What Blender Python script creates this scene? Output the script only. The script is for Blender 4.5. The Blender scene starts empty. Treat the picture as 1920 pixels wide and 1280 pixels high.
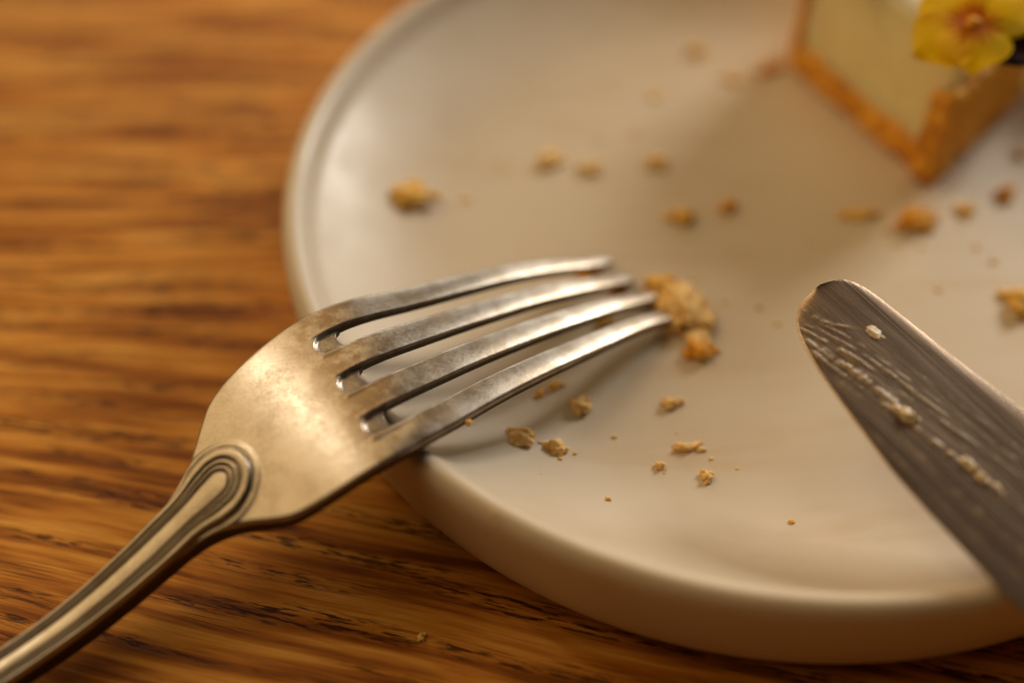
import bpy, bmesh, math, random
import numpy as np
from mathutils import Vector, Matrix, noise

MM = 0.001
R = math.radians
scn = bpy.context.scene
col = scn.collection

# ------------------------------------------------------------------ camera
cam = bpy.data.cameras.new('camera')
cam.lens = 50.0
cam.sensor_width = 36.0
cam.sensor_fit = 'HORIZONTAL'
cam.clip_start = 0.01
cam.clip_end = 20.0
cam_o = bpy.data.objects.new('camera', cam)
col.objects.link(cam_o)
cam_o.location = (0.0, -0.14682, 0.18492)
cam_o.rotation_euler = (R(90 - 47.8), 0, 0)
cam.dof.use_dof = True
cam.dof.focus_distance = 0.2135
cam.dof.aperture_fstop = 3.7
cam.dof.aperture_blades = 0
scn.camera = cam_o

# ------------------------------------------------------------------ world and lamps
w = bpy.data.worlds.new('World')
scn.world = w
w.use_nodes = True
bg = w.node_tree.nodes['Background']
bg.inputs['Color'].default_value = (1.0, 0.55, 0.26, 1)
bg.inputs['Strength'].default_value = 0.04

TARGET = Vector((0.02, 0.02, 0.015))


def area(name, az, el, dist, sx, sy, power, colour):
    d = bpy.data.lights.new(name, 'AREA')
    d.shape = 'RECTANGLE'
    d.size, d.size_y = sx, sy
    d.energy = power
    d.color = colour
    o = bpy.data.objects.new(name, d)
    col.objects.link(o)
    v = Vector((math.cos(R(el)) * math.cos(R(az)), math.cos(R(el)) * math.sin(R(az)), math.sin(R(el))))
    o.location = TARGET + v * dist
    o.rotation_euler = v.to_track_quat('Z', 'Y').to_euler()
    return o


area('window_light', 48, 25, 1.25, 0.34, 0.34, 10.5, (1.0, 0.925, 0.80))
area('far_window_light', 88, 11, 1.6, 1.5, 0.42, 5.0, (1.0, 0.93, 0.81))
area('room_lamp', 146, 47, 1.3, 2.2, 1.6, 13.5, (1.0, 0.66, 0.29))
area('pendant_lamp', 149, 55, 1.3, 0.05, 0.30, 1.3, (1.0, 0.88, 0.68))

# ------------------------------------------------------------------ render look
scn.view_settings.view_transform = 'Standard'
scn.view_settings.look = 'None'
scn.view_settings.exposure = 0.0
scn.view_settings.gamma = 1.0
scn.cycles.use_denoising = True
scn.cycles.max_bounces = 10
scn.cycles.caustics_reflective = True


# ------------------------------------------------------------------ helpers
def tag(o, label=None, cat=None, group=None, kind=None):
    if label: o['label'] = label
    if cat: o['category'] = cat
    if group: o['group'] = group
    if kind: o['kind'] = kind
    return o


def empty(name, loc_mm):
    o = bpy.data.objects.new(name, None)
    o.empty_display_size = 0.005
    o.location = Vector(loc_mm) * MM
    col.objects.link(o)
    return o


def mesh_obj(name, verts_mm, faces, mat, parent=None, origin_mm=(0, 0, 0), smooth=True, normals=None, sharp=None):
    org = Vector(origin_mm)
    me = bpy.data.meshes.new(name)
    me.from_pydata([tuple((Vector(v) - org) * MM) for v in verts_mm], [], faces)
    me.update()
    if smooth:
        me.shade_smooth()
    if sharp is not None:
        me.set_sharp_from_angle(angle=R(sharp))
    if normals is not None:
        me.normals_split_custom_set_from_vertices([tuple(n) for n in normals])
    me.materials.append(mat)
    o = bpy.data.objects.new(name, me)
    col.objects.link(o)
    if parent is not None:
        o.parent = parent
        o.location = (org * MM) - parent.location
    else:
        o.location = org * MM
    return o


def hermite(k, v, x):
    k = np.asarray(k, float); v = np.asarray(v, float); x = np.asarray(x, float)
    m = np.gradient(v, k)
    i = np.clip(np.searchsorted(k, x) - 1, 0, len(k) - 2)
    h = k[i + 1] - k[i]
    t = np.clip((x - k[i]) / h, 0, 1)
    return (v[i] * (2 * t ** 3 - 3 * t ** 2 + 1) + h * m[i] * (t ** 3 - 2 * t ** 2 + t)
            + v[i + 1] * (-2 * t ** 3 + 3 * t ** 2) + h * m[i + 1] * (t ** 3 - t ** 2))


def sstep(a, b, x):
    t = np.clip((np.asarray(x, float) - a) / (b - a), 0, 1)
    return t * t * (3 - 2 * t)


class NT:
    """small node-tree builder"""
    def __init__(self, name):
        self.m = bpy.data.materials.new(name)
        self.m.use_nodes = True
        self.t = self.m.node_tree
        self.b = self.t.nodes['Principled BSDF']

    def n(self, kind, **kw):
        x = self.t.nodes.new(kind)
        for k, v in kw.items():
            if k.startswith('i_'):
                x.inputs[k[2:].replace('_', ' ')].default_value = v
            else:
                setattr(x, k, v)
        return x

    def l(self, a, b):
        self.t.links.new(a, b)

    def coord(self, scale=(1, 1, 1), rot=(0, 0, 0), loc=(0, 0, 0)):
        c = self.n('ShaderNodeTexCoord')
        mp = self.n('ShaderNodeMapping')
        mp.inputs['Scale'].default_value = scale
        mp.inputs['Rotation'].default_value = rot
        mp.inputs['Location'].default_value = loc
        self.l(c.outputs['Object'], mp.inputs['Vector'])
        return mp.outputs['Vector']

    def noise(self, vec, scale, detail=4, rough=0.55, dist=0.0):
        x = self.n('ShaderNodeTexNoise')
        x.inputs['Scale'].default_value = scale
        x.inputs['Detail'].default_value = detail
        x.inputs['Roughness'].default_value = rough
        x.inputs['Distortion'].default_value = dist
        if vec is not None: self.l(vec, x.inputs['Vector'])
        return x.outputs['Fac']

    def ramp(self, fac, stops, interp='LINEAR'):
        x = self.n('ShaderNodeValToRGB')
        x.color_ramp.interpolation = interp
        e = x.color_ramp.elements
        while len(e) > 1: e.remove(e[-1])
        e[0].position = stops[0][0]; e[0].color = (*stops[0][1], 1) if len(stops[0][1]) == 3 else stops[0][1]
        for p, c in stops[1:]:
            q = e.new(p); q.color = (*c, 1)
        self.l(fac, x.inputs['Fac'])
        return x.outputs['Color']

    def mix(self, fac, a, b, mode='MIX'):
        x = self.n('ShaderNodeMix', data_type='RGBA', blend_type=mode)
        if isinstance(fac, float): x.inputs[0].default_value = fac
        else: self.l(fac, x.inputs[0])
        for s, v in ((6, a), (7, b)):
            if isinstance(v, tuple): x.inputs[s].default_value = (*v, 1)
            else: self.l(v, x.inputs[s])
        return x.outputs[2]

    def math(self, op, a, b=None, c=None, clamp=False):
        x = self.n('ShaderNodeMath', operation=op, use_clamp=clamp)
        for i, v in enumerate((a, b, c)):
            if v is None: continue
            if isinstance(v, (int, float)): x.inputs[i].default_value = v
            else: self.l(v, x.inputs[i])
        return x.outputs[0]

    def maprange(self, v, a, b, c, d):
        x = self.n('ShaderNodeMapRange')
        x.interpolation_type = 'SMOOTHSTEP'
        for i, q in enumerate((a, b, c, d)): x.inputs[i + 1].default_value = q
        self.l(v, x.inputs[0])
        return x.outputs[0]

    def translucent(self, fac):
        col_ = self.b.inputs['Base Color'].links[0].from_socket
        tr = self.n('ShaderNodeBsdfTranslucent'); self.l(col_, tr.inputs['Color'])
        mx = self.n('ShaderNodeMixShader'); mx.inputs[0].default_value = fac
        self.l(self.b.outputs[0], mx.inputs[1]); self.l(tr.outputs[0], mx.inputs[2])
        self.l(mx.outputs[0], self.t.nodes['Material Output'].inputs['Surface'])

    def bump(self, h, strength, dist):
        x = self.n('ShaderNodeBump')
        x.inputs['Strength'].default_value = strength
        x.inputs['Distance'].default_value = dist
        self.l(h, x.inputs['Height'])
        self.l(x.outputs['Normal'], self.b.inputs['Normal'])

    def set(self, **kw):
        for k, v in kw.items():
            s = self.b.inputs[k.replace('_', ' ')]
            if isinstance(v, (int, float)): s.default_value = v
            elif isinstance(v, tuple): s.default_value = (*v, 1) if len(v) == 3 and s.type == 'RGBA' else v
            else: self.l(v, s)


# ------------------------------------------------------------------ materials
def mat_oak():
    k = NT('oiled_oak')
    tc = k.n('ShaderNodeTexCoord')
    sp = k.n('ShaderNodeSeparateXYZ'); k.l(tc.outputs['Object'], sp.inputs[0])
    X, Y = sp.outputs['X'], sp.outputs['Y']
    # the grain swings from straight (far side) to slightly diagonal (near side)
    swing = k.maprange(Y, -0.055, 0.075, 0.27, 0.0)
    low = k.noise(k.coord((5, 9, 1)), 1.0, 2)
    yy = k.math('ADD', Y, k.math('MULTIPLY', X, swing))
    yy = k.math('ADD', yy, k.math('MULTIPLY', k.math('SUBTRACT', low, 0.5), 0.016))
    cb = k.n('ShaderNodeCombineXYZ'); k.l(X, cb.inputs[0]); k.l(yy, cb.inputs[1])
    P = cb.outputs[0]

    def st(sx, sy, off=0.0):
        mp = k.n('ShaderNodeMapping'); mp.inputs['Scale'].default_value = (sx, sy, 1); mp.inputs['Location'].default_value = (off, off * 1.7, 0)
        k.l(P, mp.inputs['Vector']); return mp.outputs['Vector']
    bands = k.noise(st(24, 300), 1.0, 4, 0.55)
    broad = k.noise(st(5, 60, 3.1), 1.0, 2, 0.5)
    fibre = k.noise(st(70, 2600, 5.0), 1.0, 4, 0.65)
    f = k.math('ADD', k.math('MULTIPLY', bands, 0.8), k.math('MULTIPLY', broad, 0.2))
    base = k.ramp(f, [(0.40, (0.25, 0.076, 0.007)), (0.47, (0.46, 0.168, 0.020)), (0.53, (0.63, 0.272, 0.040)), (0.60, (0.77, 0.39, 0.078))])
    base = k.mix(k.maprange(fibre, 0.35, 0.7, 0.0, 0.6), base, (0.66, 0.56, 0.44), 'MULTIPLY')
    # open pores: short dark dashes gathered in the darker early-wood bands
    por = k.noise(st(210, 1500, 9.0), 1.0, 3, 0.6, 0.0)
    line = k.noise(st(60, 2400, 2.0), 1.0, 2, 0.5)
    clus = k.noise(st(16, 240, 1.3), 1.0, 3, 0.5)
    pm = k.math('MULTIPLY', k.maprange(por, 0.47, 0.60, 0, 1), k.maprange(clus, 0.47, 0.60, 0, 1))
    pm = k.math('MAXIMUM', pm, k.math('MULTIPLY', k.maprange(line, 0.60, 0.68, 0, 0.7), k.maprange(clus, 0.40, 0.52, 0, 1)))
    base = k.mix(k.math('MULTIPLY', pm, 0.93), base, (0.045, 0.011, 0.002))
    rgh = k.math('ADD', k.math('MULTIPLY', fibre, 0.16), 0.42)
    k.set(Base_Color=base, Roughness=rgh, Specular_IOR_Level=0.14)
    hgt = k.math('SUBTRACT', k.math('MULTIPLY', fibre, 0.25), pm)
    k.bump(hgt, 0.5, 0.00025)
    return k.m


def mat_ceramic():
    k = NT('cream_glaze')
    v = k.coord()
    a = k.noise(v, 38, 3)
    c = k.ramp(a, [(0.3, (0.60, 0.51, 0.395)), (0.7, (0.63, 0.545, 0.43))])
    film = k.noise(k.coord((1, 1, 1), (0, 0, 0.5)), 70, 5, 0.6)
    smear = k.noise(k.coord((26, 110, 1), (0, 0, 0.9)), 1.0, 5, 0.6, 0.6)
    c = k.mix(k.maprange(smear, 0.50, 0.72, 0.0, 0.45), c, (0.56, 0.42, 0.27))
    k.set(Base_Color=c, Roughness=k.ramp(film, [(0.35, (0.36,) * 3), (0.65, (0.50,) * 3)]), Specular_IOR_Level=0.5,
          Subsurface_Weight=0.12, Subsurface_Radius=(0.004, 0.0025, 0.0012), Subsurface_Scale=1.0, Coat_Weight=0.05, Coat_Roughness=0.22)
    k.bump(k.noise(v, 140, 2), 0.05, 0.0004)
    return k.m


def mat_silver():
    k = NT('worn_silver_plate')
    v = k.coord()
    big = k.noise(v, 150, 6, 0.70)
    fine = k.noise(v, 2300, 4, 0.75)
    scr = k.noise(k.coord((160, 2400, 600), (0, 0, -0.64)), 1.0, 3, 0.6)
    pat_shade = k.n('ShaderNodeAttribute', attribute_name='patina_shade').outputs['Fac']
    refl = k.n('ShaderNodeAttribute', attribute_name='dark_reflect').outputs['Fac']
    f = k.math('ADD', k.math('MULTIPLY', big, 0.65), k.math('MULTIPLY', fine, 0.35))
    tarn = k.maprange(f, 0.40, 0.66, 0, 1)
    c = k.mix(tarn, (0.52, 0.475, 0.42), (0.40, 0.345, 0.28))
    refl_mix = k.math('MULTIPLY', refl, k.maprange(k.noise(v, 210, 6, 0.72), 0.38, 0.60, 0, 1))
    c = k.mix(k.math('MULTIPLY', refl_mix, 0.85), c, (0.23, 0.16, 0.095))  # mottled brown painted in for a darker reflection on head and tines
    c = k.mix(k.math('MULTIPLY', pat_shade, 0.92), c, (0.045, 0.030, 0.018))  # near-black: shade painted on sides and slot walls, plus oxidised thread grooves
    rg = k.math('ADD', k.math('MULTIPLY', fine, 0.20), k.math('ADD', 0.21, k.math('MULTIPLY', tarn, 0.08)))
    rg = k.math('ADD', rg, k.math('MULTIPLY', pat_shade, 0.2))
    k.set(Base_Color=c, Metallic=1.0, Roughness=rg)
    k.bump(k.math('ADD', k.math('MULTIPLY', fine, 0.7), k.math('MULTIPLY', scr, 0.5)), 0.16, 0.0001)
    return k.m


def mat_steel():
    k = NT('brushed_steel')
    st = k.noise(k.coord((14, 2600, 300)), 1.0, 4, 0.65)
    v = k.coord()
    sm = k.noise(k.coord((40, 420, 40)), 1.0, 4, 0.6)
    c = k.mix(k.maprange(sm, 0.4, 0.65, 0, 1), (0.52, 0.39, 0.29), (0.37, 0.27, 0.19))
    k.set(Base_Color=c, Metallic=1.0, Roughness=k.math('ADD', 0.16, k.math('MULTIPLY', st, 0.2)))
    k.bump(k.math('ADD', st, k.math('MULTIPLY', k.noise(v, 1500, 3), 0.5)), 0.18, 0.0001)
    return k.m


def mat_crumb(name, dark, mid, pale, scale=700, trans=0.15):
    k = NT(name)
    v = k.coord()
    n1 = k.noise(v, scale, 5, 0.65)
    n2 = k.noise(v, scale * 0.28, 3, 0.5)
    f = k.math('ADD', k.math('MULTIPLY', n1, 0.55), k.math('MULTIPLY', n2, 0.45))
    k.set(Base_Color=k.ramp(f, [(0.34, dark), (0.5, mid), (0.66, pale)]), Roughness=0.62, Specular_IOR_Level=0.3)
    if trans: k.translucent(trans)
    k.bump(n1, 0.4, 0.0003)
    return k.m


def mat_plain(name, c, rough=0.5, var=0.12, scale=200, sss=0.0, spec=0.5, bump=0.2):
    k = NT(name)
    n = k.noise(k.coord(), scale, 4, 0.6)
    k.set(Base_Color=k.ramp(n, [(0.3, tuple(x * (1 - var) for x in c)), (0.7, tuple(min(1, x * (1 + var)) for x in c))]), Roughness=rough,
          Specular_IOR_Level=spec)
    if sss:
        k.set(Subsurface_Weight=sss, Subsurface_Radius=(0.008, 0.006, 0.003), Subsurface_Scale=1.0)
    k.bump(n, bump, 0.0004)
    return k.m


OAK, CERAMIC, SILVER, STEEL = mat_oak(), mat_ceramic(), mat_silver(), mat_steel()
C_PALE = mat_crumb('pale_sponge_crumb', (0.95, 0.56, 0.17), (0.98, 0.68, 0.27), (1.0, 0.78, 0.42))
C_GOLD = mat_crumb('golden_crumb', (0.88, 0.44, 0.05), (0.95, 0.60, 0.13), (0.98, 0.73, 0.26))
C_TOAST = mat_crumb('toasted_crumb', (0.80, 0.30, 0.016), (0.92, 0.47, 0.05), (0.97, 0.62, 0.14))
CRUST = mat_crumb('baked_crust', (0.56, 0.18, 0.010), (0.86, 0.40, 0.036), (0.92, 0.52, 0.09), 260, 0)
FILLING = mat_plain('vanilla_filling', (0.97, 0.77, 0.41), 0.5, 0.06, 120, 0.8)
CREAM = mat_plain('white_icing', (0.86, 0.82, 0.72), 0.28, 0.04, 90, 0.3)
BUTTER = mat_plain('butter', (0.66, 0.52, 0.33), 0.36, 0.15, 900, 0.0, 0.5, 0.3)


def mat_film():
    k = NT('butter_film')
    at = k.n('ShaderNodeAttribute', attribute_name='thick')
    n = k.noise(k.coord(), 1400, 4, 0.65)
    al = k.maprange(k.math('ADD', at.outputs['Fac'], k.math('MULTIPLY', k.math('SUBTRACT', n, 0.5), 0.12)), 0.01, 0.36, 0.0, 0.72)
    k.set(Base_Color=k.ramp(n, [(0.3, (0.40, 0.28, 0.16)), (0.7, (0.56, 0.43, 0.27))]), Roughness=0.36, Alpha=al, Specular_IOR_Level=0.5)
    k.bump(n, 0.3, 0.0002)
    return k.m


FILM = mat_film()
PURPLE = mat_plain('dark_purple_petal', (0.022, 0.006, 0.010), 0.8, 0.3, 300, 0.0, 0.12)


def mat_petal():
    k = NT('yellow_petal')
    tc = k.n('ShaderNodeTexCoord')
    sp = k.n('ShaderNodeSeparateXYZ'); k.l(tc.outputs['Object'], sp.inputs[0])
    ang = k.math('ARCTAN2', sp.outputs['Y'], sp.outputs['X'])
    ln = k.n('ShaderNodeVectorMath', operation='LENGTH'); k.l(tc.outputs['Object'], ln.inputs[0])
    ray = k.math('SINE', k.math('MULTIPLY', ang, 17.0))
    n = k.noise(tc.outputs['Object'], 500, 3)
    rr = k.math('SUBTRACT', 1.0, k.math('DIVIDE', ln.outputs['Value'], 0.0058))
    m = k.maprange(k.math('ADD', k.math('MULTIPLY', ray, 0.16), k.math('ADD', rr, k.math('MULTIPLY', k.math('SUBTRACT', n, 0.5), 0.5))), 0.1, 0.55, 0, 1)
    c = k.mix(m, (0.97, 0.80, 0.015), (0.80, 0.34, 0.008))
    k.set(Base_Color=c, Roughness=0.55)
    k.translucent(0.7)
    return k.m


YELLOW = mat_petal()

# ------------------------------------------------------------------ the table
def build_table():
    x0, x1, y0, y1, t = -620, 680, -420, 560, 32
    bm = bmesh.new()
    bmesh.ops.create_cube(bm, size=1.0)
    for v in bm.verts:
        v.co = Vector(((x0 + x1) / 2 + v.co.x * (x1 - x0), (y0 + y1) / 2 + v.co.y * (y1 - y0), -t / 2 + v.co.z * t)) * MM
    bmesh.ops.bevel(bm, geom=list(bm.edges), offset=0.003, segments=3, affect='EDGES', profile=0.5)
    me = bpy.data.meshes.new('table'); bm.to_mesh(me); bm.free()
    me.materials.append(OAK)
    o = bpy.data.objects.new('table', me); col.objects.link(o)
    tag(o, 'warm brown oiled oak tabletop under the plate', None, None, 'structure')


build_table()

# ------------------------------------------------------------------ the plate
PC = np.array([46.3, 37.6])
PLATE_IN = [(0, 9.0), (30, 9.0), (50, 9.0), (56, 9.2), (61, 9.9), (66, 11.4), (70, 13.1), (74, 15.1), (77, 17.0), (79, 18.3), (80.3, 19.35),
            (81.1, 20.7), (82.1, 22.1), (83.2, 22.95), (84.4, 22.75), (85.3, 21.8), (85.7, 20.3), (85.65, 18.0), (85.2, 14.0), (84.5, 9.5),
            (83.4, 5.6), (82.0, 3.0), (80.4, 1.35), (78.6, 0.45), (76.8, 0.1), (75.2, 0.15), (74.2, 0.9), (73.2, 2.3), (71, 3.0), (40, 3.2), (0, 3.2)]


def plate_z(x, y):
    r = math.hypot(x - PC[0], y - PC[1])
    rr = [p[0] for p in PLATE_IN[:14]]; zz = [p[1] for p in PLATE_IN[:14]]   # up to the crest
    return float(np.interp(r, rr, zz)) if r < 84 else 0.0


def build_plate():
    P = np.array(PLATE_IN, float)
    s = np.r_[0, np.cumsum(np.hypot(*np.diff(P, axis=0).T))]
    ss = np.unique(np.concatenate([np.linspace(s[i], s[i + 1], 5) for i in range(len(s) - 1)]))
    # monotone-ish smooth profile
    pr = np.interp(ss, s, P[:, 0]); pz = np.interp(ss, s, P[:, 1])
    for _ in range(10):
        d0 = ss[1:-1] - ss[:-2]; d1 = ss[2:] - ss[1:-1]
        pr[1:-1] += 0.5 * ((pr[:-2] * d1 + pr[2:] * d0) / (d0 + d1) - pr[1:-1])
        pz[1:-1] += 0.5 * ((pz[:-2] * d1 + pz[2:] * d0) / (d0 + d1) - pz[1:-1])
    n = 220
    V, F = [], []
    for r, z in zip(pr, pz):
        if r < 0.01:
            V.append((0, 0, z)); continue
        for k in range(n):
            a = 2 * math.pi * k / n
            wob = 1 + 0.0009 * math.sin(2 * a + 0.7) + 0.0005 * math.sin(5 * a)
            V.append((r * wob * math.cos(a), r * wob * math.sin(a), z + 0.06 * math.sin(3 * a + 1) * r / 85))
    m = len(pr)
    ring = lambda i: 1 + (i - 1) * n
    for k in range(n):
        F.append((0, ring(1) + k, ring(1) + (k + 1) % n))
        F.append((len(V) - 1, ring(m - 2) + (k + 1) % n, ring(m - 2) + k))
    for i in range(1, m - 2):
        for k in range(n):
            a, b = ring(i) + k, ring(i) + (k + 1) % n
            F.append((a, a + n, b + n, b))
    o = mesh_obj('plate', V, F, CERAMIC)
    o.location = Vector((PC[0], PC[1], 0)) * MM
    tag(o, 'round cream glazed plate with a rounded raised rim on the wooden table', 'plate')


build_plate()

# ------------------------------------------------------------------ the fork
FORK_YAW, FORK_ROLL = R(36.9), R(3.7)
FORK_O = np.array([22.01, 23.65, 10.2])
fa = np.array([-math.cos(FORK_YAW), -math.sin(FORK_YAW), 0.0])
fl = np.array([-math.sin(FORK_YAW), math.cos(FORK_YAW), 0.0])
fL = fl * math.cos(FORK_ROLL) + np.array([0, 0, math.sin(FORK_ROLL)])
fN = -fl * math.sin(FORK_ROLL) + np.array([0, 0, math.cos(FORK_ROLL)])
U_SLOT, GROOVE = 55.0, 4.6
UK = [0, 8, 20, 32, 44, 54, 60, 66, 72, 78, 85, 95, 105, 120, 140, 160, 178, 190, 198]
WU = [0, 8, 15, 22.5, 30, 41, 48.5, 57, 62, 66, 70, 73, 75.5, 78, 80, 82, 85, 88, 91.5, 98, 105, 112, 120, 140, 160, 178, 190, 198]
HK = [0.6, 4.5, 9.1, 12.6, 15.4, 17.2, 17.3, 16.2, 14.1, 11.2, 7.3, 1.9, -2.2, -5.0, -5.2, -4.6, -5.2, -6.4, -7.6]
WK = [9.1, 9.9, 10.9, 11.8, 12.4, 13.4, 14.3, 14.8, 14.6, 14.2, 13.6, 12.9, 11.9, 9.9, 8.1, 6.6, 5.0, 4.2, 3.8, 3.45, 3.15, 2.95, 2.95, 3.6, 5.4, 8.6, 9.6, 8.0]
TK_U = [0, 1, 4, 20, 50, 66, 78, 88, 120, 160, 198]
TK_V = [0.9, 1.2, 1.4, 1.75, 2.0, 2.3, 2.9, 3.3, 3.2, 2.9, 2.2]


def build_fork():
    u = np.unique(np.round(np.concatenate([np.linspace(0, 2.4, 13), np.arange(2.4, 48, 0.7), np.arange(48, 53, 0.4), np.arange(53, U_SLOT, 0.2),
                                           np.arange(U_SLOT, 63, 0.16), np.arange(63, 73, 0.45), np.arange(73, 94, 0.17),
                                           np.arange(94, 130, 0.45), np.arange(130, 198.1, 1.4), [U_SLOT]]), 4))
    js = int(np.argmin(abs(u - U_SLOT)))
    NTn, NG = 19, 10
    sc = -np.cos(np.linspace(0, math.pi, NTn)); sc = 0.55 * sc + 0.45 * np.linspace(-1, 1, NTn)
    cols = []                                       # (kind, index, param)
    for i in range(4):
        for s in sc: cols.append(('t', i, s))
        if i < 3:
            for g in range(1, NG): cols.append(('g', i, -1 + 2 * g / NG))
    nc, nr = len(cols), len(u)
    W = hermite(WU, WK, u); H = hermite(UK, HK, u); TH = hermite(TK_U, TK_V, u)
    # tine half widths / centres
    hw = hermite([0, 4, 12, 24, 40, 55], [1.15, 1.5, 1.75, 2.05, 2.3, 2.45], np.minimum(u, 55))
    tip = np.sqrt(np.clip(1 - (1 - np.clip(u / 2.0, 0, 1)) ** 2.2, 0.02, 1))
    hwt = hw * tip
    edge_w = np.where(u < 6, hermite([0, 6], [9.25, 9.75], np.minimum(u, 6)), W)
    V = np.zeros((nr, nc)); UU = np.zeros((nr, nc)); E = np.full((nr, nc), 9.0); G = np.zeros((nr, nc)); S = np.zeros((nr, nc))
    root_hw = hw[js] / W[js]
    gapdepth = np.zeros(nr)
    ga = u >= U_SLOT
    gapdepth[ga] = np.sqrt(np.clip(1 - np.clip((u[ga] - U_SLOT) / GROOVE, 0, 1) ** 3, 0, 1))
    gapdepth[~ga] = 1.0
    for j in range(nr):
        if u[j] <= U_SLOT:
            c3 = edge_w[j] - hw[j]; cen = np.array([-1, -1 / 3, 1 / 3, 1]) * c3; h_ = hwt[j]
        else:
            cen = np.array([-1, -1 / 3, 1 / 3, 1]) * (1 - root_hw) * W[j]; h_ = root_hw * W[j]
        for q, (kind, i, s) in enumerate(cols):
            if kind == 't':
                V[j, q] = cen[i] + s * h_
                S[j, q] = s
                eo = 9.0
                if i == 0: eo = (1 + s) * h_
                if i == 3: eo = (1 - s) * h_
                E[j, q] = eo
                ei = 9.0
                if i > 0: ei = min(ei, (1 + s) * h_)
                if i < 3: ei = min(ei, (1 - s) * h_)
                G[j, q] = ei
            else:
                a, b = cen[i] + h_, cen[i + 1] - h_
                V[j, q] = (a + b) / 2 + s * (b - a) / 2
                G[j, q] = -math.sqrt(max(0, 1 - s * s))
        UU[j] = u[j]
        bumpf = math.exp(-((u[j] - U_SLOT) / 12) ** 2)
        UU[j] -= 0.145 * V[j] * bumpf
        # uneven worn tips
        UU[j] += (0.09 * V[j] - 1.0 + 0.05 * np.sin(3 * V[j])) * math.exp(-u[j] / 14)
        if u[j] >= U_SLOT:
            for q, (kind, i, s) in enumerate(cols):
                if kind == 'g': UU[j, q] += 1.05 * math.sqrt(max(0, 1 - s * s)) * math.exp(-(u[j] - U_SLOT) / 3.2)
    def rnd(e, r):
        e = np.clip(e, 0, r)
        return r - np.sqrt(np.clip(r * r - (r - e) ** 2, 0, None))
    PA = np.zeros((nr, nc)); dark_reflect = np.zeros((nr, nc)); up = np.zeros((nr, nc)); dn = np.zeros((nr, nc))
    U0, RL = 80.9, 5.2
    kk = hermite([U0, U0 + 2, U0 + 4, U0 + 6, U0 + 8.5, U0 + 12], [RL, 4.9, 4.2, 3.7, 3.5, 3.5], np.clip(u, U0, U0 + 12))
    for j in range(nr):
        head = float(sstep(18, 45, u[j]) * (1 - sstep(74, 84, u[j])))
        arch = head * (0.2 - 0.45 * (V[j] / W[j]) ** 2)
        tine = float(1 - sstep(U_SLOT - 3, U_SLOT + 6, u[j]))
        z = H[j] + arch
        z = z - 0.22 * tine * S[j] ** 2
        gi = float(1 - sstep(U_SLOT + 1.0, U_SLOT + GROOVE - 0.4, u[j]))
        drop = rnd(E[j], 0.65) + np.where(G[j] >= 0, rnd(np.maximum(G[j], 0), 0.45) * gi, 0)
        z = z - drop
        gp = G[j] < 0
        f_ = max(0.0, (u[j] - U_SLOT) / GROOVE)
        e_end = GROOVE * (0.62 + 0.38 * -G[j]) - (u[j] - U_SLOT)
        rec = (0.80 - 0.25 * f_) * np.sqrt(np.clip(e_end / 0.8, 0, 1)) * np.clip(-G[j] / 0.55, 0, 1) ** 0.7
        z = np.where(gp, z - np.maximum(rec, 0.45 * gi), z)
        pat_shade = np.maximum(sstep(0.22, 0.5, drop), np.where(gp & (e_end > 0), 0.85 if abs(u[j] - U_SLOT) < 0.1 else 0.25, 0))  # rounded edges, slot ends and recesses darkened as painted shade
        G1 = 0
        # small raised lip round the recess
        lip = np.where((G[j] > 0) & (G[j] < 1.0), np.sin(np.clip(G[j] / 0.9, 0, 1) * math.pi) * 0.10, 0) * float(sstep(U_SLOT - 6, U_SLOT, u[j]) * (1 - sstep(U_SLOT + 4.2, U_SLOT + 5.2, u[j])))
        z = z + lip
        # threaded handle pattern ending in a round loop
        if u[j] > 72:
            tb_ = float(sstep(U0 + 4, U0 + 13, u[j])); kw = min(kk[j] * (1 - tb_) + (W[j] - 0.02) * tb_, W[j] - 0.02)
            d = (RL - np.hypot(UU[j] - U0, V[j])) if u[j] < U0 else (kw - np.abs(V[j]))
            halo = 0.28 * np.exp(-((d + 0.75) / 0.45) ** 2) * float(sstep(73, 76, u[j]) * (1 - sstep(86, 90, u[j])))
            step = 0.85 * sstep(-0.25, 0.25, d)
            k_in = kw if u[j] >= U0 else RL
            sc_ = max(0.56, min(1.0, k_in / 5.2))
            b1 = 0.20 * np.clip(np.sin(np.clip((d - 0.15) / (1.40 * sc_), 0, 1) * math.pi), 0, 1) ** 0.8
            b2 = 0.20 * np.clip(np.sin(np.clip((d - 1.75 * sc_) / (0.72 * sc_), 0, 1) * math.pi), 0, 1)
            b3 = 0.20 * np.clip(np.sin(np.clip((d - 2.62 * sc_) / (0.62 * sc_), 0, 1) * math.pi), 0, 1)
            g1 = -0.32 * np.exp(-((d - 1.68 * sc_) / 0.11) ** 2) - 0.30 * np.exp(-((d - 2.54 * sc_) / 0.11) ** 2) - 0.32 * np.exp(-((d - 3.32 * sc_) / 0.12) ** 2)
            dome = 0.28 * np.sqrt(np.clip((d - 3.36 * sc_) / 1.6, 0, 1))
            b2 = b2 + b3
            z = z + step + (b1 + b2 + g1 + dome) * sstep(-0.1, 0.2, d) + halo
            pat_shade = np.maximum(pat_shade, np.maximum(2.2 * -g1 * sstep(0, 0.3, d), 0.75 * np.exp(-((d + 0.05) / 0.22) ** 2)))  # thread grooves oxidised; dark line at the raised step is painted shadow
        up[j] = z
        PA[j] = np.clip(pat_shade, 0, 1)
        dark_reflect[j] = float((0.62 + 0.38 * sstep(44, 52, u[j])) * (1 - sstep(57, 67, u[j])))  # where the dark reflection is painted: tines and head, fading to the neck
        bot = H[j] + arch - TH[j]
        bot = bot + rnd(np.minimum(E[j], np.where(G[j] >= 0, np.where(u[j] < U_SLOT, G[j], 9), 9)), 0.6)
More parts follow.
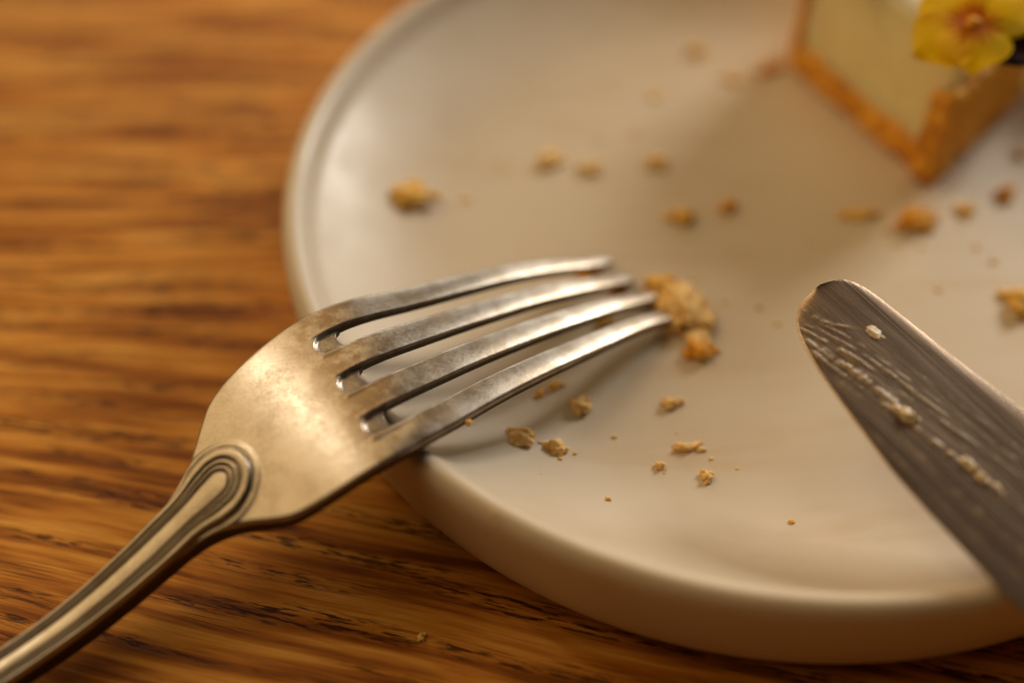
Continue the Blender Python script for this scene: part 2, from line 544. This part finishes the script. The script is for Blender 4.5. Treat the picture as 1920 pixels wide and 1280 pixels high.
        if u[j] < 2.4: bot = np.minimum(bot, z - 0.3)
        dn[j] = np.minimum(bot, z - 0.35)
    def world(A, B, Z):
        return FORK_O + A[..., None] * fa + B[..., None] * fL + Z[..., None] * fN
    PT = world(UU, V, up).reshape(-1, 3); PB = world(UU, V, dn).reshape(-1, 3)
    allv = np.vstack([PT, PB]); nb = nr * nc
    isg = np.array([c[0] == 'g' for c in cols])
    def cell_on(j, q):
        if j < 0 or j >= nr - 1 or q < 0 or q >= nc - 1: return False
        if j < js and (isg[q] or isg[q + 1]): return False
        return True
    parts = {'head': [], 'handle': []}
    for i in range(4): parts[i] = []
    jh = int(np.argmin(abs(u - 89.0)))
    JT = js - 12
    for j in range(nr - 1):
        for q in range(nc - 1):
            if not cell_on(j, q): continue
            a, b, c, d = j * nc + q, j * nc + q + 1, (j + 1) * nc + q + 1, (j + 1) * nc + q
            dest = parts['handle'] if j >= jh else (parts['head'] if j >= JT else parts[cols[q][1] if cols[q][0] == 't' else cols[q + 1][1]])
            dest.append((a, b, c, d)); dest.append((nb + a, nb + d, nb + c, nb + b))
            for (dj, dq, e0, e1) in ((-1, 0, b, a), (1, 0, d, c), (0, -1, a, d), (0, 1, c, b)):
                if not cell_on(j + dj, q + dq): dest.append((e0, e1, nb + e1, nb + e0))
    tri = np.array([f for p in parts.values() for f in p])
    nrm = np.zeros_like(allv)
    fn = np.cross(allv[tri[:, 2]] - allv[tri[:, 0]], allv[tri[:, 3]] - allv[tri[:, 1]])
    for k in range(4): np.add.at(nrm, tri[:, k], fn)
    nrm /= np.maximum(np.linalg.norm(nrm, axis=1, keepdims=True), 1e-12)
    flip = nrm[:nb][:, 2].mean() < 0
    if flip: nrm = -nrm
    root = empty('fork', tuple(FORK_O + 60 * fa - np.array([0, 0, FORK_O[2]])))
    tag(root, 'tarnished silver fork lying face down across the plate rim', 'fork')
    for key, faces in parts.items():
        ids = np.unique(np.array(faces)); remap = {int(v): k for k, v in enumerate(ids)}
        fs = [tuple(remap[v] for v in (f[::-1] if flip else f)) for f in faces]
        name = 'tine' if isinstance(key, int) else key
        o = mesh_obj(name, allv[ids].tolist(), fs, SILVER, root, origin_mm=tuple(root.location / MM), normals=nrm[ids])
        pa_all = np.r_[PA.ravel(), np.ones(nb)]; refl_all = np.r_[dark_reflect.ravel(), dark_reflect.ravel()]  # underside fully dark, so the side walls carry painted shade
        o.data.attributes.new('patina_shade', 'FLOAT', 'POINT').data.foreach_set('value', pa_all[ids].astype(np.float32))
        o.data.attributes.new('dark_reflect', 'FLOAT', 'POINT').data.foreach_set('value', refl_all[ids].astype(np.float32))
        if name == 'handle': o['label'] = 'handle with raised thread lines ending in a round loop'
    return allv


fork_v = build_fork()

# ------------------------------------------------------------------ the knife
KA = np.array([45.756, 0.433, 32.0])
kax = np.array([0.62058, -0.76983, -0.14913]); kax /= np.linalg.norm(kax)
klat = np.array([-0.77853, -0.62760, 0.0]); kn = np.cross(klat, kax)
KU = [0.0, 0.4, 1.2, 2.2, 3.6, 6, 10, 15, 22, 28, 35, 41, 49, 60, 75, 90, 100, 104]
K_EDGE = [0.3, 2.6, 4.3, 5.6, 6.7, 8.0, 9.4, 10.5, 12.0, 13.1, 13.8, 14.1, 14.7, 14.9, 14.6, 13.6, 11.0, 5.0]
K_SPINE = [-1.6, -3.7, -5.1, -5.9, -6.5, -7.05, -7.4, -7.8, -8.35, -9.1, -9.8, -10.1, -10.3, -10.2, -9.6, -8.6, -7.2, -5.0]
KU0 = -1.45


def kpoint(a, b, c):
    return KA + (a + KU0) * kax + b * klat + c * kn


def kn_thick(t, u):
    """top offset from blade mid-plane, t in 0 (spine) .. 1 (edge)"""
    base = 0.85 * (1 - t) ** 0.8 + 0.16
    r = 1 - (1 - np.clip(t / 0.09, 0, 1)) ** 2
    e = np.sqrt(np.clip(1 - (1 - np.clip((1 - t) / 0.02, 0, 1)) ** 2, 0.0, 1))
    return base * (0.90 + 0.10 * r) * (0.35 + 0.65 * e) * (0.88 + 0.12 * float(sstep(0, 6, u)))


def build_knife():
    us = np.unique(np.r_[np.linspace(0, 4, 28), np.linspace(4, 60, 120), np.linspace(60, 104, 50)])
    tt = np.unique(np.r_[np.linspace(0, 0.1, 16), np.linspace(0.1, 0.95, 40), np.linspace(0.95, 1, 12)])
    E = np.interp(us, KU, K_EDGE); S = np.interp(us, KU, K_SPINE)
    for _ in range(6):
        E[1:-1] = 0.5 * E[1:-1] + 0.25 * (E[2:] + E[:-2]); S[1:-1] = 0.5 * S[1:-1] + 0.25 * (S[2:] + S[:-2])
    root = empty('table_knife', (KA + 60 * kax).tolist()[:2] + [0])
    tag(root, 'steel table knife with butter smears, its blade leaning on the plate rim', 'knife')
    org = tuple(root.location / MM)
    V, F = [], []
    nt = len(tt)
    for j, uu in enumerate(us):
        for s in (1, -1):
            for t in tt:
                V.append(kpoint(uu, S[j] + t * (E[j] - S[j]), s * float(kn_thick(t, uu))))
    for j in range(len(us) - 1):
        a, b = j * 2 * nt, (j + 1) * 2 * nt
        for q in range(nt - 1):
            F.append((a + q, b + q, b + q + 1, a + q + 1))
            F.append((a + nt + q, a + nt + q + 1, b + nt + q + 1, b + nt + q))
        F.append((a, a + nt, b + nt, b)); F.append((a + nt - 1, b + nt - 1, b + 2 * nt - 1, a + 2 * nt - 1))
    F.append(tuple(range(0, nt)) + tuple(range(2 * nt - 1, nt - 1, -1)))
    L = (len(us) - 1) * 2 * nt
    F.append(tuple(reversed(tuple(range(L, L + nt)) + tuple(range(L + 2 * nt - 1, L + nt - 1, -1)))))
    bl = mesh_obj('blade', V, F, STEEL, None, sharp=50)
    bl.data.transform(Matrix.Identity(4))
    # knife-local axes so that the brushed grain follows the blade
    M = Matrix(((kax[0], klat[0], kn[0], KA[0] * MM), (kax[1], klat[1], kn[1], KA[1] * MM), (kax[2], klat[2], kn[2], KA[2] * MM), (0, 0, 0, 1)))
    bl.data.transform(M.inverted()); BL = Matrix.Translation(-root.location) @ M
    bl.parent = root; bl.matrix_local = BL
    bm = bmesh.new(); bm.from_mesh(bl.data); bmesh.ops.recalc_face_normals(bm, faces=bm.faces); bm.to_mesh(bl.data); bm.free()

    def loft(name, rows, n=28):
        V, F = [], []
        for (uu, cv, cz, rw, rh) in rows:
            for k in range(n):
                a = 2 * math.pi * k / n
                V.append(kpoint(uu, cv + rw * math.copysign(abs(math.cos(a)) ** 0.8, math.cos(a)), cz + rh * math.copysign(abs(math.sin(a)) ** 0.8, math.sin(a))))
        for j in range(len(rows) - 1):
            for k in range(n):
                F.append((j * n + k, j * n + (k + 1) % n, (j + 1) * n + (k + 1) % n, (j + 1) * n + k))
        F.append(tuple(range(n - 1, -1, -1))); F.append(tuple(range((len(rows) - 1) * n, len(rows) * n)))
        return mesh_obj(name, V, F, STEEL, root, origin_mm=org, sharp=40)
    loft('bolster', [(102.5, 0, 0, 5.2, 1.4), (105, 0, 0, 5.0, 2.6), (108, 0, 0, 4.6, 3.2), (111, 0, 0, 4.9, 3.5), (114, 0, 0, 4.6, 3.4)])
    loft('handle', [(113.7, 0, 0, 4.3, 3.2), (125, 0, 0, 4.6, 3.3), (150, 0, -0.2, 5.8, 3.4), (180, 0, -0.4, 8.2, 3.5), (200, 0, -0.6, 9.4, 3.4), (208, 0, -0.8, 8.6, 3.0), (212, 0, -0.9, 5.5, 2.0)])

    # butter: a thin dragged film standing proud of the steel where it is thick
    rng = random.Random(4)
    ub = np.linspace(1.0, 58, 300); tb = np.linspace(0.05, 0.985, 170)
    Eb = np.interp(ub, us, E); Sb = np.interp(ub, us, S)
    streaks = []      # (list of (u, v) knots, width, height, from, to)
    def path(kn_): return kn_
    streaks += [([(1.2, 3.9), (5, 2.9), (10, -1.0), (13, -3.0)], 0.55, 0.42, 1.0, 11.0),
                ([(3.2, 6.8), (8, 5.2), (14, 3.5), (24, 2.6), (40, 0.8)], 0.50, 0.50, 3, 18),
                ([(4.6, 7.6), (10, 6.6), (16, 5.4), (23, 4.8), (34, 3.8), (48, 2.0)], 0.75, 0.42, 4, 26),
                ([(6.2, 8.1), (11, 7.7), (18, 6.6), (26, 5.4), (36, 4.0), (56, 2.2)], 0.5, 0.34, 5, 56),
                ([(2.6, 6.0), (8, 3.7), (14, 2.2), (24, 0.8), (40, -1.5)], 0.35, 0.26, 2.5, 30),
                ([(4, 4.0), (10, 1.8), (18, 0.6), (30, -1.2), (45, -3.0)], 0.30, 0.20, 4, 44),
                ([(8, 0.8), (16, -1.0), (28, -2.8), (45, -5.0)], 0.30, 0.16, 8, 45),
                ([(14, 8.6), (24, 8.3), (34, 8.6), (46, 8.0)], 0.8, 0.11, 12, 58),
                ([(24, 11.0), (32, 11.4), (42, 11.6), (54, 11)], 0.9, 0.09, 22, 64),
                ([(20, 3.0), (30, 1.0), (44, -1.2), (56, -2.6)], 0.3, 0.16, 18, 56)]
    Vb, Fb = [], []
    TH = []
    for j, uu in enumerate(ub):
        v = Sb[j] + tb * (Eb[j] - Sb[j])
        th = np.zeros_like(v)
        for (pts, wd, ht, a0, a1) in streaks:
            c = float(hermite([p[0] for p in pts], [p[1] for p in pts], min(max(uu, pts[0][0]), pts[-1][0])))
            fade = float(sstep(a0 - 0.5, a0 + 1.5, uu) * (1 - sstep(a1 - 6, a1, uu)))
            lumpy = 0.5 + 0.75 * noise.noise(Vector((uu * 0.55, wd * 37, ht * 91)))
            lumpy += 0.5 * noise.noise(Vector((uu * 1.9, wd * 57, ht * 31)))
            wv = wd * (0.8 + 0.5 * noise.noise(Vector((uu * 0.4, ht * 77, 3))))
            th = np.maximum(th, 1.35 * ht * fade * max(0.0, lumpy) * np.exp(-((v - c) / max(wv, 0.15)) ** 2))
        film = np.array([0.5 * noise.noise(Vector((uu * 0.09, (q + uu * 0.16) * 1.9, 1.5))) + 0.4 * noise.noise(Vector((uu * 0.3, (q + uu * 0.16) * 4.2, 7))) for q in v])
        grit = np.array([noise.noise(Vector((uu * 2.6, q * 2.6, 5.0))) for q in v])
        bandm = np.exp(-((v - (6.0 - 0.12 * uu)) / 4.2) ** 2) * float(1 - sstep(26, 58, uu))
        th = np.maximum(th, 0) + 0.30 * np.maximum(film, 0) * (0.25 + bandm) + 0.04 * bandm + 0.05 * np.maximum(grit, 0) * (th > 0.03)
        kt = kn_thick(tb, uu)
        TH += [float(q) for q in th]
        for q in range(len(tb)):
            Vb.append(kpoint(uu, v[q], float(kt[q] + max(th[q], 0) * 0.6 + 0.012)))
    n2 = len(tb)
    for j in range(len(ub) - 1):
        for q in range(n2 - 1):
            F0 = j * n2 + q
            Fb.append((F0, F0 + n2, F0 + n2 + 1, F0 + 1))
    bs = mesh_obj('butter_smear', Vb, Fb, FILM, root, origin_mm=org)
    bs.data.attributes.new('thick', 'FLOAT', 'POINT').data.foreach_set('value', TH)
    bs.parent = bl; bs.matrix_parent_inverse = BL.inverted()
    bs['label'] = 'thin dragged streaks of pale butter along the blade'
    for (uu, v, s, sq) in ((9.6 + 1.4, -1.9, 1.3, 0.38), (22.4 + 1.4, 4.9, 1.35, 0.75), (32.9 + 1.4, 3.75, 1.05, 0.7), (35.3 + 1.4, 3.85, 0.95, 0.62), (20.6 + 1.4, 5.3, 0.8, 0.6), (24.8, 4.3, 0.6, 0.6), (38.9, 3.1, 0.5, 0.6), (31.6, 4.5, 0.45, 0.6), (13.0, 5.6, 0.5, 0.5)):
        bm = bmesh.new(); bmesh.ops.create_icosphere(bm, subdivisions=4, radius=1)
        Vv = []
        for vv in bm.verts:
            p = vv.co * (1 + 0.45 * noise.noise(vv.co * 1.5 + Vector((uu * 7, v * 5, 0))) + 0.22 * noise.noise(vv.co * 4 + Vector((v, uu, 0))))
            Vv.append(kpoint(uu + p.x * s * 1.35, v + p.y * s * 0.72 - p.x * 0.12 * s, 0.5 + p.z * s * sq * 0.8 + 0.1))
        Fv = [tuple(x.index for x in f.verts) for f in bm.faces]; bm.free()
        bb = mesh_obj('butter_blob', Vv, Fv, BUTTER, root, origin_mm=org)
        bb.parent = bl; bb.matrix_parent_inverse = BL.inverted()


build_knife()

# ------------------------------------------------------------------ the tart slice and its flower
TV, TR, TL = (76.7, 52.1), (99.5, 77.0), (56.2, 86.6)
TART_Z, TART_TOP = 9.1, 38.0


def prism(poly, z0, z1, amp, freq, seed, cut=2.0, round_=0.8):
    bm = bmesh.new()
    vs = [bm.verts.new((x, y, z0)) for x, y in poly]
    f = bm.faces.new(vs)
    bm.normal_update()
    if f.normal.z > 0: f.normal_flip()
    g = bmesh.ops.extrude_face_region(bm, geom=[f])
    for v in g['geom']:
        if isinstance(v, bmesh.types.BMVert): v.co.z = z1
    bmesh.ops.recalc_face_normals(bm, faces=bm.faces)
    bmesh.ops.bevel(bm, geom=list(bm.edges), offset=round_, segments=2, affect='EDGES', profile=0.5)
    bmesh.ops.triangulate(bm, faces=bm.faces)
    for _ in range(6):
        long_ = [e for e in bm.edges if e.calc_length() > cut]
        if not long_: break
        bmesh.ops.subdivide_edges(bm, edges=long_, cuts=1)
        bmesh.ops.triangulate(bm, faces=bm.faces)
    bm.normal_update()
    sd = Vector((seed * 3.1, seed * 1.7, seed))
    for v in bm.verts:
        d = amp * (noise.noise(v.co * freq + sd) + 0.5 * noise.noise(v.co * freq * 2.7 + sd))
        v.co += v.normal * d
        v.co.z = max(v.co.z, z0)
    V = [v.co.copy() for v in bm.verts]; F = [tuple(x.index for x in f.verts) for f in bm.faces]
    bm.free()
    return V, F


def build_tart():
    root = empty('tart_slice', (80, 80, TART_Z))
    tag(root, 'pale cream tart slice with browned crust on the far side of the plate', 'tart slice')
    org = (80, 80, TART_Z)
    body = [TV, TR, (93, 90.5), (79, 100.5), (63.5, 100.5), TL]
    def inset(poly, d):
        c = np.mean(poly, axis=0)
        return [tuple(c + (np.array(p) - c) * (1 - d / np.linalg.norm(np.array(p) - c))) for p in poly]
    V, F = prism(body, TART_Z, TART_Z + 6.4, 1.0, 0.35, 3, 1.2, 1.0)
    mesh_obj('crust_base', V, F, CRUST, root, org, sharp=60)
    V, F = prism(inset(body, 1.0), TART_Z + 4.6, TART_TOP, 0.25, 0.3, 5, 2.0, 1.2)
    mesh_obj('filling', V, F, FILLING, root, org)
    # outer crust walls: the right hand side and the far left end
    def wall(a, b, t, z1, seed):
        a = np.array(a); b = np.array(b); d = (b - a) / np.linalg.norm(b - a); nrm = np.array([d[1], -d[0]])
        cen = np.mean(body, axis=0)
        if (cen - a) @ nrm > 0: nrm = -nrm
        pol = [tuple(a + nrm * 0.9), tuple(b + nrm * 0.9), tuple(b - nrm * t), tuple(a - nrm * t)]
        V, F = prism(pol, TART_Z, z1, 1.0, 0.33, seed, 1.2, 1.2)
        mesh_obj('crust_wall', V, F, CRUST, root, org, sharp=60)
    wall((76.2, 51.4), TR, 3.6, TART_Z + 19.5, 8)
    wall(TL, (63.5, 100.5), 2.6, TART_TOP + 0.8, 9)
    # icing cap
    V, F = prism(inset(body, 2.2), TART_TOP - 1.2, TART_TOP + 1.6, 0.5, 0.22, 12, 2.0, 1.3)
    mesh_obj('icing', V, F, CREAM, root, org)
    # whipped rosette near the left cut face
    V, F = [], []
    n, m = 40, 18
    for j in range(m + 1):
        f = j / m
        for k in range(n):
            a = 2 * math.pi * k / n
            r = (7.2 * (1 - f) ** 0.7 + 0.05) * (1 + 0.12 * math.cos(6 * (a + 2.2 * f)))
            V.append((66.5 + r * math.cos(a), 78 + r * math.sin(a), TART_TOP + 1.2 + 8.5 * f))
    for j in range(m):
        for k in range(n):
            F.append((j * n + k, j * n + (k + 1) % n, (j + 1) * n + (k + 1) % n, (j + 1) * n + k))
    F.append(tuple(range(n - 1, -1, -1))); F.append(tuple(range(m * n, m * n + n)))
    mesh_obj('whipped_rosette', V, F, CREAM, root, org)


build_tart()


def build_flower():
    c = Vector((77.6, 53.6, TART_TOP + 4.6))
    root = empty('edible_flower', tuple(c))
    tag(root, 'yellow edible flower with orange streaks and dark purple petals on the tart corner', 'flower')
    nz = Vector((-0.12, -0.34, 0.93)).normalized()
    xx = Vector((1, 0, 0)); xx = (xx - nz * xx.dot(nz)).normalized(); yy = nz.cross(xx)

    def petal(name, ang, ln, wd, mat, lift, seed):
        n, m = 18, 14
        V, F = [], []
        for s in (1, -1):
            for i in range(n + 1):
                f = i / n
                half = wd * math.sin(math.pi * min(1, f ** 0.75)) ** 0.6 * (0.55 + 0.45 * f) if 0 < f < 1 else 0.02
                for j in range(m + 1):
                    g = -1 + 2 * j / m
                    x = ln * f * (1 - 0.10 * g * g * f)
                    y = half * g
                    z = lift + 1.3 * math.sin(f * 2.2) - 1.6 * f * f + 0.7 * math.sin(4.3 * g + seed * 2.1) * f * f + 0.5 * g * g * f + s * 0.07
                    a = R(ang)
                    p = xx * (x * math.cos(a) - y * math.sin(a)) + yy * (x * math.sin(a) + y * math.cos(a)) + nz * z
                    V.append(c + p)
        K = (n + 1) * (m + 1)
        idx = lambda s, i, j: s * K + i * (m + 1) + j
        for i in range(n):
            for j in range(m):
                F.append((idx(0, i, j), idx(0, i + 1, j), idx(0, i + 1, j + 1), idx(0, i, j + 1)))
                F.append((idx(1, i, j), idx(1, i, j + 1), idx(1, i + 1, j + 1), idx(1, i + 1, j)))
            for j in (0, m):
                F.append((idx(0, i, j), idx(1, i, j), idx(1, i + 1, j), idx(0, i + 1, j)))
        for j in range(m):
            F.append((idx(0, n, j), idx(0, n, j + 1), idx(1, n, j + 1), idx(1, n, j)))
        return mesh_obj(name, V, F, mat, root, tuple(c))
    petal('petal', 205, 11.5, 8.4, YELLOW, 0.5, 1)
    petal('petal', 262, 10.0, 8.4, YELLOW, 0.9, 2)
    petal('petal', 120, 11.5, 8.4, YELLOW, 0.2, 3)
    petal('petal', 30, 12.5, 8.4, YELLOW, -0.2, 4)
    p = petal('petal', -32, 13.5, 5.6, PURPLE, -0.9, 5); p['label'] = 'dark purple petal'
    bm = bmesh.new(); bmesh.ops.create_icosphere(bm, subdivisions=2, radius=1.3)
    V = [c + nz * 1.2 + v.co * (1 + 0.2 * noise.noise(v.co * 3)) for v in bm.verts]; F = [tuple(x.index for x in f.verts) for f in bm.faces]; bm.free()
    mesh_obj('centre', V, F, C_TOAST, root, tuple(c))


build_flower()

# ------------------------------------------------------------------ crumbs
def crumb(x, y, sx, sy, sz, rot, mat, label, seed, lumps=3, z=None, name='crumb', group='cake crumbs left on the plate', sub=3):
    """an irregular broken crumb: a few rough lumps grown into one piece"""
    rng = random.Random(seed)
    z0 = plate_z(x, y) if z is None else z
    V, F = [], []
    for k in range(lumps):
        bm = bmesh.new(); bmesh.ops.create_icosphere(bm, subdivisions=sub, radius=1.0)
        if k == 0: ox, oy, oz, s = 0, 0, 0.35, 0.55
        else:
            a = rng.uniform(0, 6.28); d = rng.uniform(0.3, 0.95)
            s = rng.uniform(0.16, 0.42) * (1.15 - 0.5 * d)
            ox, oy, oz = d * math.cos(a), d * math.sin(a), rng.uniform(0.1, 0.75) * (1.1 - d) + s * 0.4
        sd = Vector((rng.uniform(0, 50), rng.uniform(0, 50), rng.uniform(0, 50)))
        off = len(V)
        for v in bm.verts:
            p = v.co.copy()
            d = 1 + 0.55 * noise.noise(p * 1.3 + sd) + 0.34 * noise.noise(p * 3.1 + sd) + 0.20 * noise.noise(p * 7.0 + sd)
            p = p * d * s + Vector((ox, oy, oz))
            q = Vector((p.x * sx / 2, p.y * sy / 2, max(0.02, p.z * sz)))
            c_, s_ = math.cos(rot), math.sin(rot)
            V.append((x + q.x * c_ - q.y * s_, y + q.x * s_ + q.y * c_, z0 + q.z))
        F += [tuple(off + t.index for t in f.verts) for f in bm.faces]
        bm.free()
    o = mesh_obj(name, V, F, mat, None, (x, y, z0))
    return tag(o, label, 'crumb', group)


CR = [
    # x, y, sx, sy, sz, rot, material, lumps, label
    (-18.4, 45.6, 8.4, 6.2, 3.6, -0.2, C_GOLD, 6, 'large golden crumb alone beside the left slope of the plate'),
    (-8.6, 47.6, 2.4, 1.8, 0.7, 0.3, C_PALE, 2, 'faint pale speck just right of the large golden crumb'),
    (7.0, 58.4, 5.2, 4.4, 2.2, 0.6, C_PALE, 4, 'pale crumb, leftmost of three in a row across the plate middle'),
    (14.5, 55.8, 4.4, 3.6, 1.8, 0.2, C_PALE, 3, 'pale crumb in the middle of three in a row'),
    (27.6, 57.6, 4.4, 4.2, 2.2, 1.1, C_PALE, 3, 'pale crumb, rightmost of three in a row across the plate middle'),
    (37.7, 92.4, 3.8, 3.2, 1.8, 0.4, C_GOLD, 3, 'small tan crumb near the top edge of the photo'),
    (28.5, 78.0, 3.6, 2.6, 0.9, 0.9, C_PALE, 2, 'faint flat crumb between the tart and the far left rim'),
    (23.6, 66.6, 2.0, 1.6, 0.6, 0.9, C_PALE, 2, 'tiny faint speck above the row of three pale crumbs'),
    (30.9, 42.0, 5.2, 3.8, 2.4, -0.3, C_GOLD, 4, 'tan crumb above the fork tips, left of a smaller orange one'),
    (39.2, 45.5, 3.4, 3.0, 2.0, 0.2, C_TOAST, 3, 'small round orange crumb in the tart shadow'),
    (72.2, 41.5, 8.0, 5.0, 3.4, 0.1, C_TOAST, 6, 'big dark orange crust crumb in front of the tart corner'),
    (63.2, 43.6, 8.2, 2.8, 1.2, 0.05, C_GOLD, 5, 'long flat tan crumb left of the big dark orange one'),
    (82.4, 44.4, 4.2, 3.4, 1.6, 0.5, C_GOLD, 3, 'tan crumb right of the big dark orange one'),
    (90.8, 48.8, 4.6, 3.4, 2.2, 0.7, C_TOAST, 3, 'orange crumb near the right edge below the tart crust'),
    (87.0, 20.2, 6.2, 7.6, 3.2, 0.4, C_GOLD, 5, 'golden crumb cut by the right edge above the knife'),
    (96.0, 60.0, 3.0, 2.4, 1.4, 0.2, C_GOLD, 3, 'small crumb at the foot of the right hand tart crust'),
    (84.5, 31.5, 1.8, 1.4, 0.6, 0.2, C_PALE, 2, 'tiny speck right of the plate middle, lower of two'),
    (82.5, 35.4, 1.8, 1.4, 0.6, 0.8, C_PALE, 2, 'tiny speck right of the plate middle, upper of two'),
    (73.7, 24.6, 1.3, 1.1, 0.5, 0.8, C_GOLD, 2, 'tiny speck above the knife blade'),
    (29.2, 18.4, 7.4, 12.5, 4.8, 0.35, C_PALE, 14, 'pale yellow crumbly heap pushed up by the fork tips'),
    (31.0, 10.0, 5.6, 4.6, 3.0, -0.4, C_TOAST, 5, 'orange lump at the near end of the heap by the fork tips'),
    (25.2, 25.0, 5.4, 5.4, 2.8, 0.6, C_GOLD, 6, 'golden crumb at the far end of the heap by the fork tips'),
    (10.7, -1.9, 3.4, 3.6, 2.6, 0.4, C_PALE, 4, 'rounded crumb lying in the shadow of the tines'),
    (6.9, 2.5, 3.0, 2.4, 1.6, 0.2, C_GOLD, 3, 'small brown crumb under the outer tine, right of its twin'),
    (4.5, 0.8, 2.4, 1.8, 1.2, 0.9, C_TOAST, 3, 'small dark crumb under the outer tine'),
    (1.4, -10.0, 4.8, 3.6, 2.4, -0.5, C_PALE, 5, 'pale golden crumb at the foot of the near left slope'),
    (6.9, -11.0, 3.8, 3.2, 2.2, 0.4, C_PALE, 4, 'pale golden crumb just right of the one on the near left slope'),
    (9.7, -11.9, 1.1, 0.9, 0.6, 0.4, C_PALE, 2, 'tiny speck touching the pair of pale golden crumbs'),
    (25.5, -1.2, 3.6, 2.2, 1.9, 0.1, C_PALE, 4, 'pale moist crumb right of the tine shadows'),
    (27.5, -9.9, 5.2, 2.2, 1.4, 0.15, C_PALE, 5, 'long thin pale crumb on the near part of the plate'),
    (22.9, -13.8, 1.9, 2.4, 1.6, 0.5, C_PALE, 3, 'small pale crumb below the long thin one'),
    (29.9, -15.8, 2.8, 2.6, 2.0, 0.3, C_PALE, 3, 'pale rounded crumb nearest to the knife edge side'),
    (14.2, -21.9, 1.2, 0.9, 0.6, 0.3, C_GOLD, 2, 'tiny speck on the near slope of the plate'),
    (41.4, -24.9, 1.4, 1.2, 0.8, 0.9, C_GOLD, 2, 'tiny tan speck on the near slope left of the knife'),
    (15.3, 17.2, 3.4, 2.2, 1.6, 0.6, C_GOLD, 3, 'golden crumb under the two nearest tines'),
    (13.2, 27.8, 4.4, 2.4, 1.6, 0.4, C_TOAST, 4, 'orange crumb between the two farthest tines'),
    (18.0, 23.4, 4.2, 2.6, 1.8, 0.5, C_TOAST, 4, 'orange crumb between the middle tines'),
    (51.6, 86.2, 6.6, 2.6, 1.8, 0.5, CRUST, 5, 'brown crust fragment at the left corner of the tart'),
    (44.6, 83.2, 5.6, 2.2, 1.0, -0.2, C_GOLD, 4, 'thin tan crust flake left of the tart corner'),
]
for i, (x, y, sx, sy, sz, rot, mat, lumps, lab) in enumerate(CR):
    crumb(x, y, sx * 1.15, sy * 1.15, sz * 0.8, rot, mat, lab, 100 + i, lumps * 3 if sx > 3 else lumps + 2)
crumb(-2.8, -32.1, 1.1, 0.8, 0.5, 0.2, C_PALE, 'tiny pale speck on the near left rim', 901, 2, z=23.0)
crumb(-13.4, -38.3, 2.0, 2.2, 0.7, 0.5, C_PALE, 'small pale chip on the table below the fork', 902, 2, z=0.0, group='crumbs fallen on the table')

ce = FORK_O + 46.9 * fa - 14.5 * fL + 14.6 * fN
crumb(float(ce[0]), float(ce[1]), 1.7, 1.4, 1.1, 0.3, C_PALE, 'tiny pale crumb stuck to the outer edge of the fork', 903, 4, z=float(ce[2]) - 0.3, group='crumbs stuck to the fork')


def build_dust():
    """fine dust of crumbs too small to count, round the heap and in front of the tart"""
    rng = random.Random(11)
    V, F = [], []
    spots = [(29, 17, 8, 26), (70, 43, 16, 26), (8, -6, 8, 5), (50, 82, 8, 10), (26, -8, 12, 5), (14, 56, 14, 8)]
    for (cx, cy, sp, n) in spots:
        for _ in range(n):
            x, y = rng.gauss(cx, sp * 0.6), rng.gauss(cy, sp * 0.6)
            if math.hypot(x - PC[0], y - PC[1]) > 76: continue
            z = plate_z(x, y); r = rng.uniform(0.10, 0.34)
            bm = bmesh.new(); bmesh.ops.create_icosphere(bm, subdivisions=2, radius=r)
            off = len(V)
            for v in bm.verts:
                p = v.co * (1 + 0.9 * noise.noise(v.co * 1.4 / r + Vector((x * 9, y * 7, 0))))
                V.append((x + p.x * 1.3, y + p.y, z + max(0.01, p.z * 0.7 + r * 0.5)))
            F += [tuple(off + t.index for t in f.verts) for f in bm.faces]
            bm.free()
    o = mesh_obj('crumb_dust', V, F, C_GOLD)
    tag(o, 'fine golden crumb dust scattered over the plate', 'crumb dust', None, 'stuff')


build_dust()
